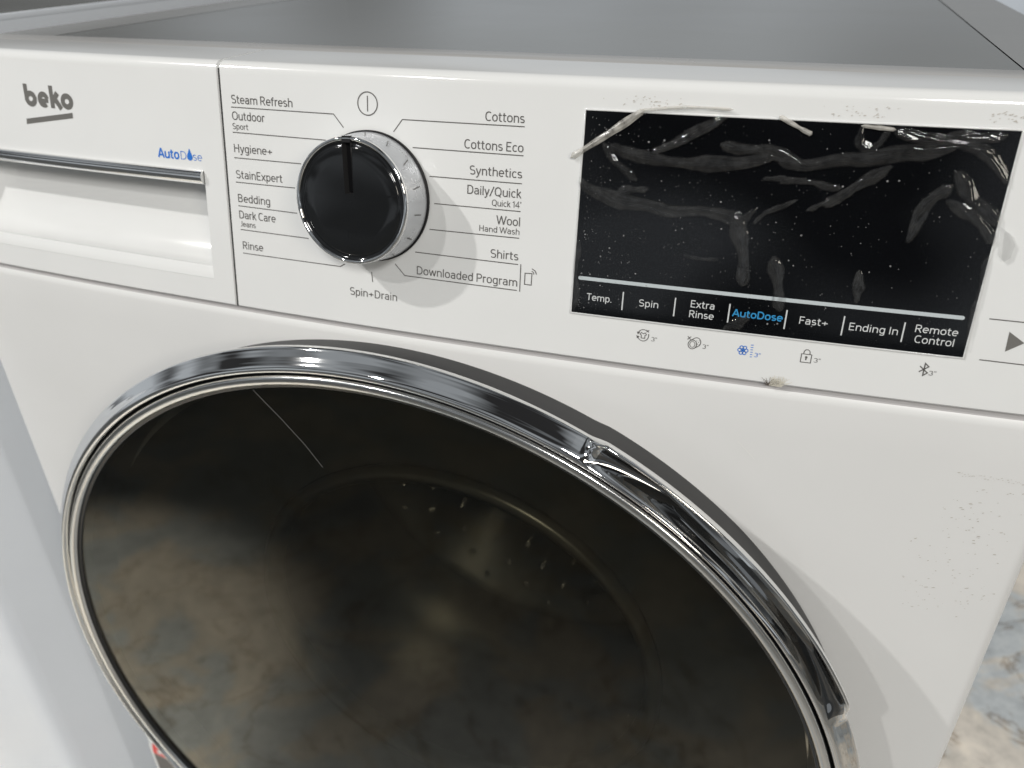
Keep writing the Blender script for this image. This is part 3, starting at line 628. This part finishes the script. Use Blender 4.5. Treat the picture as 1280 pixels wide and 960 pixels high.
mesh('handle', hv, [q for n_, q in enumerate(hf) if not in_grip(n_)], M['chrome'], door, auto=60)
mesh('grip_scoop', hv, [q for n_, q in enumerate(hf) if in_grip(n_)], M['dark_reflection'], door, auto=60)  # scoop of the same chrome handle, its dark reflection put into the colour
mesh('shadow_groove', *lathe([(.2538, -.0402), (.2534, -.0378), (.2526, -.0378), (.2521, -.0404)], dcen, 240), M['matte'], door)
mesh('silver_ring', *lathe([(.2522, -.0400), (.2518, -.0414), (.2508, -.0420), (.2485, -.0417), (.2472, -.0412), (.2468, -.0400)], dcen, 240), M['satin'], door)
mesh('inner_lip', *lathe([(.2470, -.0404), (.2463, -.0396), (.2458, -.0390), (.2452, -.0392), (.2444, -.0384)], dcen, 240), M['black'], door)
gp = [(.2448 * math.sin(R(t)) / math.sin(R(90)), 0) for t in lin(90, 0, 2)]
dome = [(r, -.0382 - .0085 * (1 - (r / .2448) ** 2)) for r in lin(.2448, .0002, 26)]
mesh('door_glass', *lathe(dome, dcen, 180), M['glass'], door)
def domept(x, z):
    r_ = math.hypot(x, z - DZ); return Vector((x, -.0384 - .0085 * (1 - (r_ / .2448) ** 2), z))
mesh('scratch', *ribbon([(-0.0634, ZS - 0.0296), (-0.0494, ZS - 0.0425), (-0.0363, ZS - 0.0558), (-0.0270, ZS - 0.0676)], .00055, 0, step=.004, widths=None, mapper=domept), M['rubber'], door)
# door bowl and drum seen dimly through the glass
mesh('bowl_ring', *lathe([(.146, .040), (.150, .032), (.146, .026), (.140, .029), (.138, .040)], dcen, 120), M['bowl'], door)
mesh('bowl_wall', *lathe([(.238, -.015), (.226, .004), (.200, .020), (.150, .034)], dcen, 120), M['rubber'], door)
drum = mesh('drum', *lathe([(.139, .040), (.235, .055), (.24, .06), (.24, .27), (.235, .29), (.09, .30), (.085, .28), (.0005, .27)], dcen, 120), M['steel'], wm, auto=40)
mesh('drum_rib', *lathe([(.098, .30), (.104, .292), (.110, .30)], dcen, 90), M['steel'], drum)
rd = random.Random(3)
hole = bpy.data.meshes.new('drum_dimple'); bm = bmesh.new(); bmesh.ops.create_uvsphere(bm, u_segments=10, v_segments=6, radius=.0042); bm.to_mesh(hole); bm.free(); hole.materials.append(M['steel'])
for q in hole.polygons: q.use_smooth = True
for k in range(140):
    a = k * 2.39996; r_ = .018 + .21 * math.sqrt(k / 140)
    o = bpy.data.objects.new('drum_dimple', hole); COL.objects.link(o); o.parent = drum
    o.location = dcen(r_, a, .293 if r_ > .09 else .268)

# ---------------------------------------------------------------- energy label low on the left of the front
lab = thing('energy_label', 'red and grey energy rating sticker low on the front beside the door', 'sticker', (-.262, bow(-.262) - .0003, ZS - .50))
def lay(x, z, d=.0004): return Vector((x, bow(x) - d, z))
def sheet(pts, d): return [lay(x, z, d) for x, z in pts], [tuple(range(len(pts)))]
LXa, LXb, LZ = -.2938, -.2118, ZS - .482
cx0, cz0, rr = (LXa + LXb) / 2, LZ, (LXb - LXa) / 2
def lx(x): return min(x, 9)
mesh('label_sheet', *grid(lambda x, z: lay(x, z, .0003), lin(LXa - .0030, LXb + .0030, 8), [ZS - .62, LZ + .012]), M['paper'], lab, smooth=False)
mesh('label_text_band', *grid(lambda x, z: lay(x, z, .0005), lin(LXa, LXb, 8), [ZS - .56, LZ - .0006]), M['labelgrey'], lab, smooth=False)
mesh('rating_arc', *sheet([(cx0 + rr * math.cos(R(a)), cz0 + rr * .92 * math.sin(R(a))) for a in lin(0, 180, 30)], .0005), M['red'], lab, smooth=False)
mesh('rating_panel', *sheet([(cx0 + rr * .62 * math.cos(R(a)), cz0 + .0004 + rr * .60 * math.sin(R(a))) for a in lin(0, 180, 24)], .0007), M['paper'], lab, smooth=False)
for k, a in enumerate((170, 146, 122, 98, 74, 50, 26)):
    sx, sz = cx0 + rr * .80 * math.cos(R(a)), cz0 + rr * .80 * math.sin(R(a))
    pts = [(sx + (.0042 if i % 2 == 0 else .0018) * math.cos(R(90 + 36 * i)), sz + (.0042 if i % 2 == 0 else .0018) * math.sin(R(90 + 36 * i))) for i in range(10)]
    mesh('rating_star', *sheet(pts, .0008), M['paper'], lab, smooth=False)

# ---------------------------------------------------------------- protective film over the display
film = thing('protective_film', 'clear wrinkled protective film clinging over the black display', 'plastic film', F((U0 + U1) / 2, V0))
def blister(pl, wd, hgt, seed, base=.0014, taper=.30):
    rd = random.Random(seed); P = catmull(pl); n = len(P); K_ = 13; vs = []
    ph1, ph2, ph3 = rd.uniform(0, 6), rd.uniform(0, 6), rd.uniform(-.35, .35)
    for i, p in enumerate(P):
        t = i / (n - 1); d = (P[min(i + 1, n - 1)] - P[max(i - 1, 0)]).normalized(); nn = Vector((-d.y, d.x))
        e = min(1, t / taper, (1 - t) / taper); e = math.sqrt(max(0.0, 1 - (1 - e) ** 2))
        ww = wd * .5 * (e * .96 + .04) * (1 + .16 * math.sin(7 * t + ph1) + .09 * math.sin(17 * t + ph2))
        for k in range(K_):
            s = -1 + 2 * k / (K_ - 1); sk = ph3 + .25 * math.sin(9 * t + ph2)
            z = max(0.0, 1 - abs(s - .45 * sk) / (1 + .45 * abs(sk)) ) ** .85 + .30 * max(0.0, math.sin(6.5 * (s + sk) + 4 * t)) * (1 - s * s); z *= 1 if abs(s) < .999 else 0
            q = p + nn * (s * ww); vs.append(F(q.x, q.y, base + hgt * e * z))
    fs = [(i * K_ + k, i * K_ + k + 1, (i + 1) * K_ + k + 1, (i + 1) * K_ + k) for i in range(n - 1) for k in range(K_ - 1)]
    return vs, fs
import numpy as np
gu = np.arange(U0 - .0006, U1 + .0006, .0004); gv = np.arange(V0 - .0006, V1 + .0006, .0004)
GU, GV = np.meshgrid(gu, gv)
WU = GU + .0007 * np.sin(GV * 310 + 1.3) * np.sin(GU * 210) + .00012 * np.sin(GU * 1110 + GV * 900)
WV = GV + .0007 * np.sin(GU * 270 + .4) * np.cos(GV * 230) + .00012 * np.sin(GV * 1210 - GU * 800)
LIFT = np.zeros_like(GU); HGT = np.zeros_like(GU)
for i, (pl, wd) in enumerate(WRINKLES):
    rd = random.Random(100 + i); P = catmull(pl, 8); n = len(P); best = np.full(GU.shape, 9.0); sd = np.zeros_like(GU); tt = np.zeros_like(GU)
    for k in range(n - 1):
        p, q = P[k], P[k + 1]; dx_, dy_ = q.x - p.x, q.y - p.y; L2 = dx_ * dx_ + dy_ * dy_ + 1e-12
        t = np.clip(((WU - p.x) * dx_ + (WV - p.y) * dy_) / L2, 0, 1)
        ex, ey = WU - p.x - t * dx_, WV - p.y - t * dy_; d = np.hypot(ex, ey); m_ = d < best
        best = np.where(m_, d, best); sd = np.where(m_, np.sign(dx_ * ey - dy_ * ex), sd); tt = np.where(m_, (k + t) / (n - 1), tt)
    e = np.clip(np.minimum(tt / .35, (1 - tt) / .35), 0, 1); half = wd * .56 * (.42 + .58 * np.sqrt(1 - (1 - e) ** 2)) * (1 + .2 * np.sin(9 * tt + rd.uniform(0, 6)))
    x = best * sd / half; sk = rd.uniform(-.4, .4) + .2 * np.sin(7 * tt + i)
    ins = np.clip(1 - np.abs(x), 0, 1)
    crest = np.clip(1 - np.abs(x - sk) / (1 + np.abs(sk)), 0, 1) ** .8
    h = wd * (.17 * crest + .05 * np.clip(np.sin(5.5 * (x + sk) + 6 * tt), 0, 1)) * np.clip(ins * 4, 0, 1)
    HGT = np.maximum(HGT, h) + .25 * np.minimum(HGT, h); LIFT = np.maximum(LIFT, np.clip(ins * 6, 0, 1) * rd.uniform(.6, 1.0))
fv_, keep = [], {}
(fu0, fv0), (fu1, fv1) = FOLDS[0][0][0], FOLDS[0][0][-1]
nv, nu = GU.shape; idx = -np.ones(GU.shape, int); lift_ = []
for j in range(nv):
    for i in range(nu):
        u, q = GU[j, i], GV[j, i]
        if (fu1 - fu0) * (q - fv0) - (fv1 - fv0) * (u - fu0) > 0: continue
        idx[j, i] = len(fv_); lift_.append(float(LIFT[j, i])); fv_.append(F(u, q, .0009 + float(HGT[j, i]) + .00003 * math.sin(u * 300) * math.sin(q * 260)))
ff_ = [(int(idx[j, i]), int(idx[j, i + 1]), int(idx[j + 1, i + 1]), int(idx[j + 1, i])) for j in range(nv - 1) for i in range(nu - 1) if min(idx[j, i], idx[j, i + 1], idx[j + 1, i + 1], idx[j + 1, i]) >= 0]
me = bpy.data.meshes.new('film_sheet'); me.from_pydata([tuple(v) for v in fv_], [], ff_)
me.attributes.new('lift', 'FLOAT', 'POINT').data.foreach_set('value', lift_)
link('film_sheet', me, M['film'], film)
for i, (pl, wd) in enumerate(FOLDS): mesh('folded_edge', *blister(pl, wd, wd * .30, 50 + i, .0015, .06), M['fold'], film)
mesh('loose_flap', *poly(FLAP[0], .0012), M['wrinkle'], film, smooth=False)
bv, bf = [], []
rd = random.Random(11)
for k in range(620):
    u = U0 + .003 + (U1 - U0 - .006) * rd.random() ** (2.2 if k % 3 else 1.2); q = V0 + .002 + (V1 - V0 - .004) * rd.random() ** 1.1
    if k < 60: r_ = rd.uniform(.0002, .00042)
    else: r_ = rd.uniform(.00006, .00019)
    c0 = len(bv); bv.append(F(u, q, .00102 + r_ * .5))
    for a in range(7): bv.append(F(u + r_ * math.cos(a * .8976), q + r_ * rd.uniform(.8, 1.1) * math.sin(a * .8976), .0010))
    bf += [(c0, c0 + 1 + a, c0 + 1 + (a + 1) % 7) for a in range(7)]
bb = mesh('air_bubble', bv, bf, M['bubble'], film); bb['kind'] = 'stuff'

# ---------------------------------------------------------------- lint caught in the joint under the panel
lint = thing('lint_tuft', 'small beige fibrous scrap of packing stuck in the joint below the display', 'lint', F(.1835, .001))
rd = random.Random(5)
def fibres(n, u0, u1, hmax, seed):
    rd = random.Random(seed); gs = []
    for k in range(n):
        u = rd.uniform(u0, u1); P = [(u, .0004)]; a = rd.uniform(-.5, .9); h = hmax * rd.uniform(.5, 1)
        for s in range(5): a += rd.uniform(-.35, .35); P.append((P[-1][0] + math.sin(a) * h / 5, P[-1][1] + math.cos(a) * h / 5))
        gs.append(ribbon(P, .00013, rd.uniform(.0002, .0012), step=.001))
    return join(*gs)
mesh('fibre', *fibres(60, .1812, .1864, .0052, 1), M['lint'], lint)['kind'] = 'stuff'
mesh('dark_fibre', *fibres(16, .1798, .1815, .0046, 2), M['lintdark'], lint)['kind'] = 'stuff'

# ---------------------------------------------------------------- dried glue and scuffs left by packing tape
def fleck(gs, p, nrm, up, size, rd):
    x = up.cross(nrm).normalized(); n = rd.randint(5, 7); a0 = rd.uniform(0, 6)
    st = rd.uniform(1.2, 4.5); rot = rd.uniform(.1, .7)
    pts = []
    for i in range(n):
        a = a0 + i * 6.283 / n; r_ = size * rd.uniform(.5, 1); du_, dv_ = r_ * st * math.cos(a), r_ * math.sin(a)
        pts.append(p + x * (du_ * math.cos(rot) - dv_ * math.sin(rot)) + up * (du_ * math.sin(rot) + dv_ * math.cos(rot)))
    gs.append((pts, [tuple(range(n))]))
rd = random.Random(21); gs = []
for k in range(130):
    t = rd.random() ** 1.3
    x = .292 - .03 * t - .012 * rd.random(); z = ZS - .035 - .075 * rd.random()
    fleck(gs, lay(x, z, .00025), Vector((0, -1, 0)), Vector((0, 0, 1)), rd.uniform(.00008, .00028), rd)
for k in range(50):
    x = .262 + .03 * k / 50; fleck(gs, lay(x, ZS - .0295 - .002 * rd.random(), .00025), Vector((0, -1, 0)), Vector((0, 0, 1)), rd.uniform(.00006, .0002), rd)
for c0, wd, n in ((.117, .010, 34), (.198, .012, 30), (.245, .008, 30)):
    for k in range(n):
        fleck(gs, F(c0 + rd.gauss(0, wd * .5), VT - .007 - .004 * rd.random(), .0002), FN, FV, rd.uniform(.00008, .00026), rd)
mesh('scratch', *ribbon([(.172, ZS - .030), (.176, ZS - .034), (.1805, ZS - .0385)], .00035, 0, mapper=lambda x, z: lay(x, z, .0002)), M['paper'], body)
gl = mesh('adhesive_residue', *join(*gs), M['glue'], None, smooth=False)
gl['kind'] = 'stuff'; gl['label'] = 'scattered flecks of dried tape glue on the right of the white front'; gl['category'] = 'residue'

# ---------------------------------------------------------------- neighbouring appliance on the left
nb = thing('white_appliance', 'plain white appliance standing close on the left, its shaded side showing', 'appliance', (-.63, .26, 0))
NX = -.334; NF = -.037; NT = ZS + .1245
def nprof(z):                               # rear, side, softly splayed corner, front
    pts = [Vector((NX, .56, z)), Vector((NX, .004, z)), Vector((NX - .0006, .0016, z)), Vector((NX - .002, 0, z))]
    P = [Vector((NX - .002, 0, z)), Vector((-.3475, -.0270, z)), Vector((-.3530, NF + .0045, z)), Vector((-.3600, NF + .0010, z)), Vector((-.3720, NF, z))]
    pts += P[1:] + [Vector((-.930, NF, z)), Vector((-.932, .56, z))]; return pts
zs_ = [.06, .3, .6, ZS + .10, NT - .004]
cc = [nprof(z) for z in zs_]; n = len(cc[0]); vs = [p for c in cc for p in c]
fs = [(j * n + i, j * n + (i + 1) % n, (j + 1) * n + (i + 1) % n, (j + 1) * n + i) for j in range(len(cc) - 1) for i in range(n)]
nbody = mesh('cabinet', vs, fs, M['ice'], nb, auto=40)
mesh('plinth', *box((-.92, NF + .04, .004), (-.34, .55, .0605)), M['gasket'], nb, smooth=False)
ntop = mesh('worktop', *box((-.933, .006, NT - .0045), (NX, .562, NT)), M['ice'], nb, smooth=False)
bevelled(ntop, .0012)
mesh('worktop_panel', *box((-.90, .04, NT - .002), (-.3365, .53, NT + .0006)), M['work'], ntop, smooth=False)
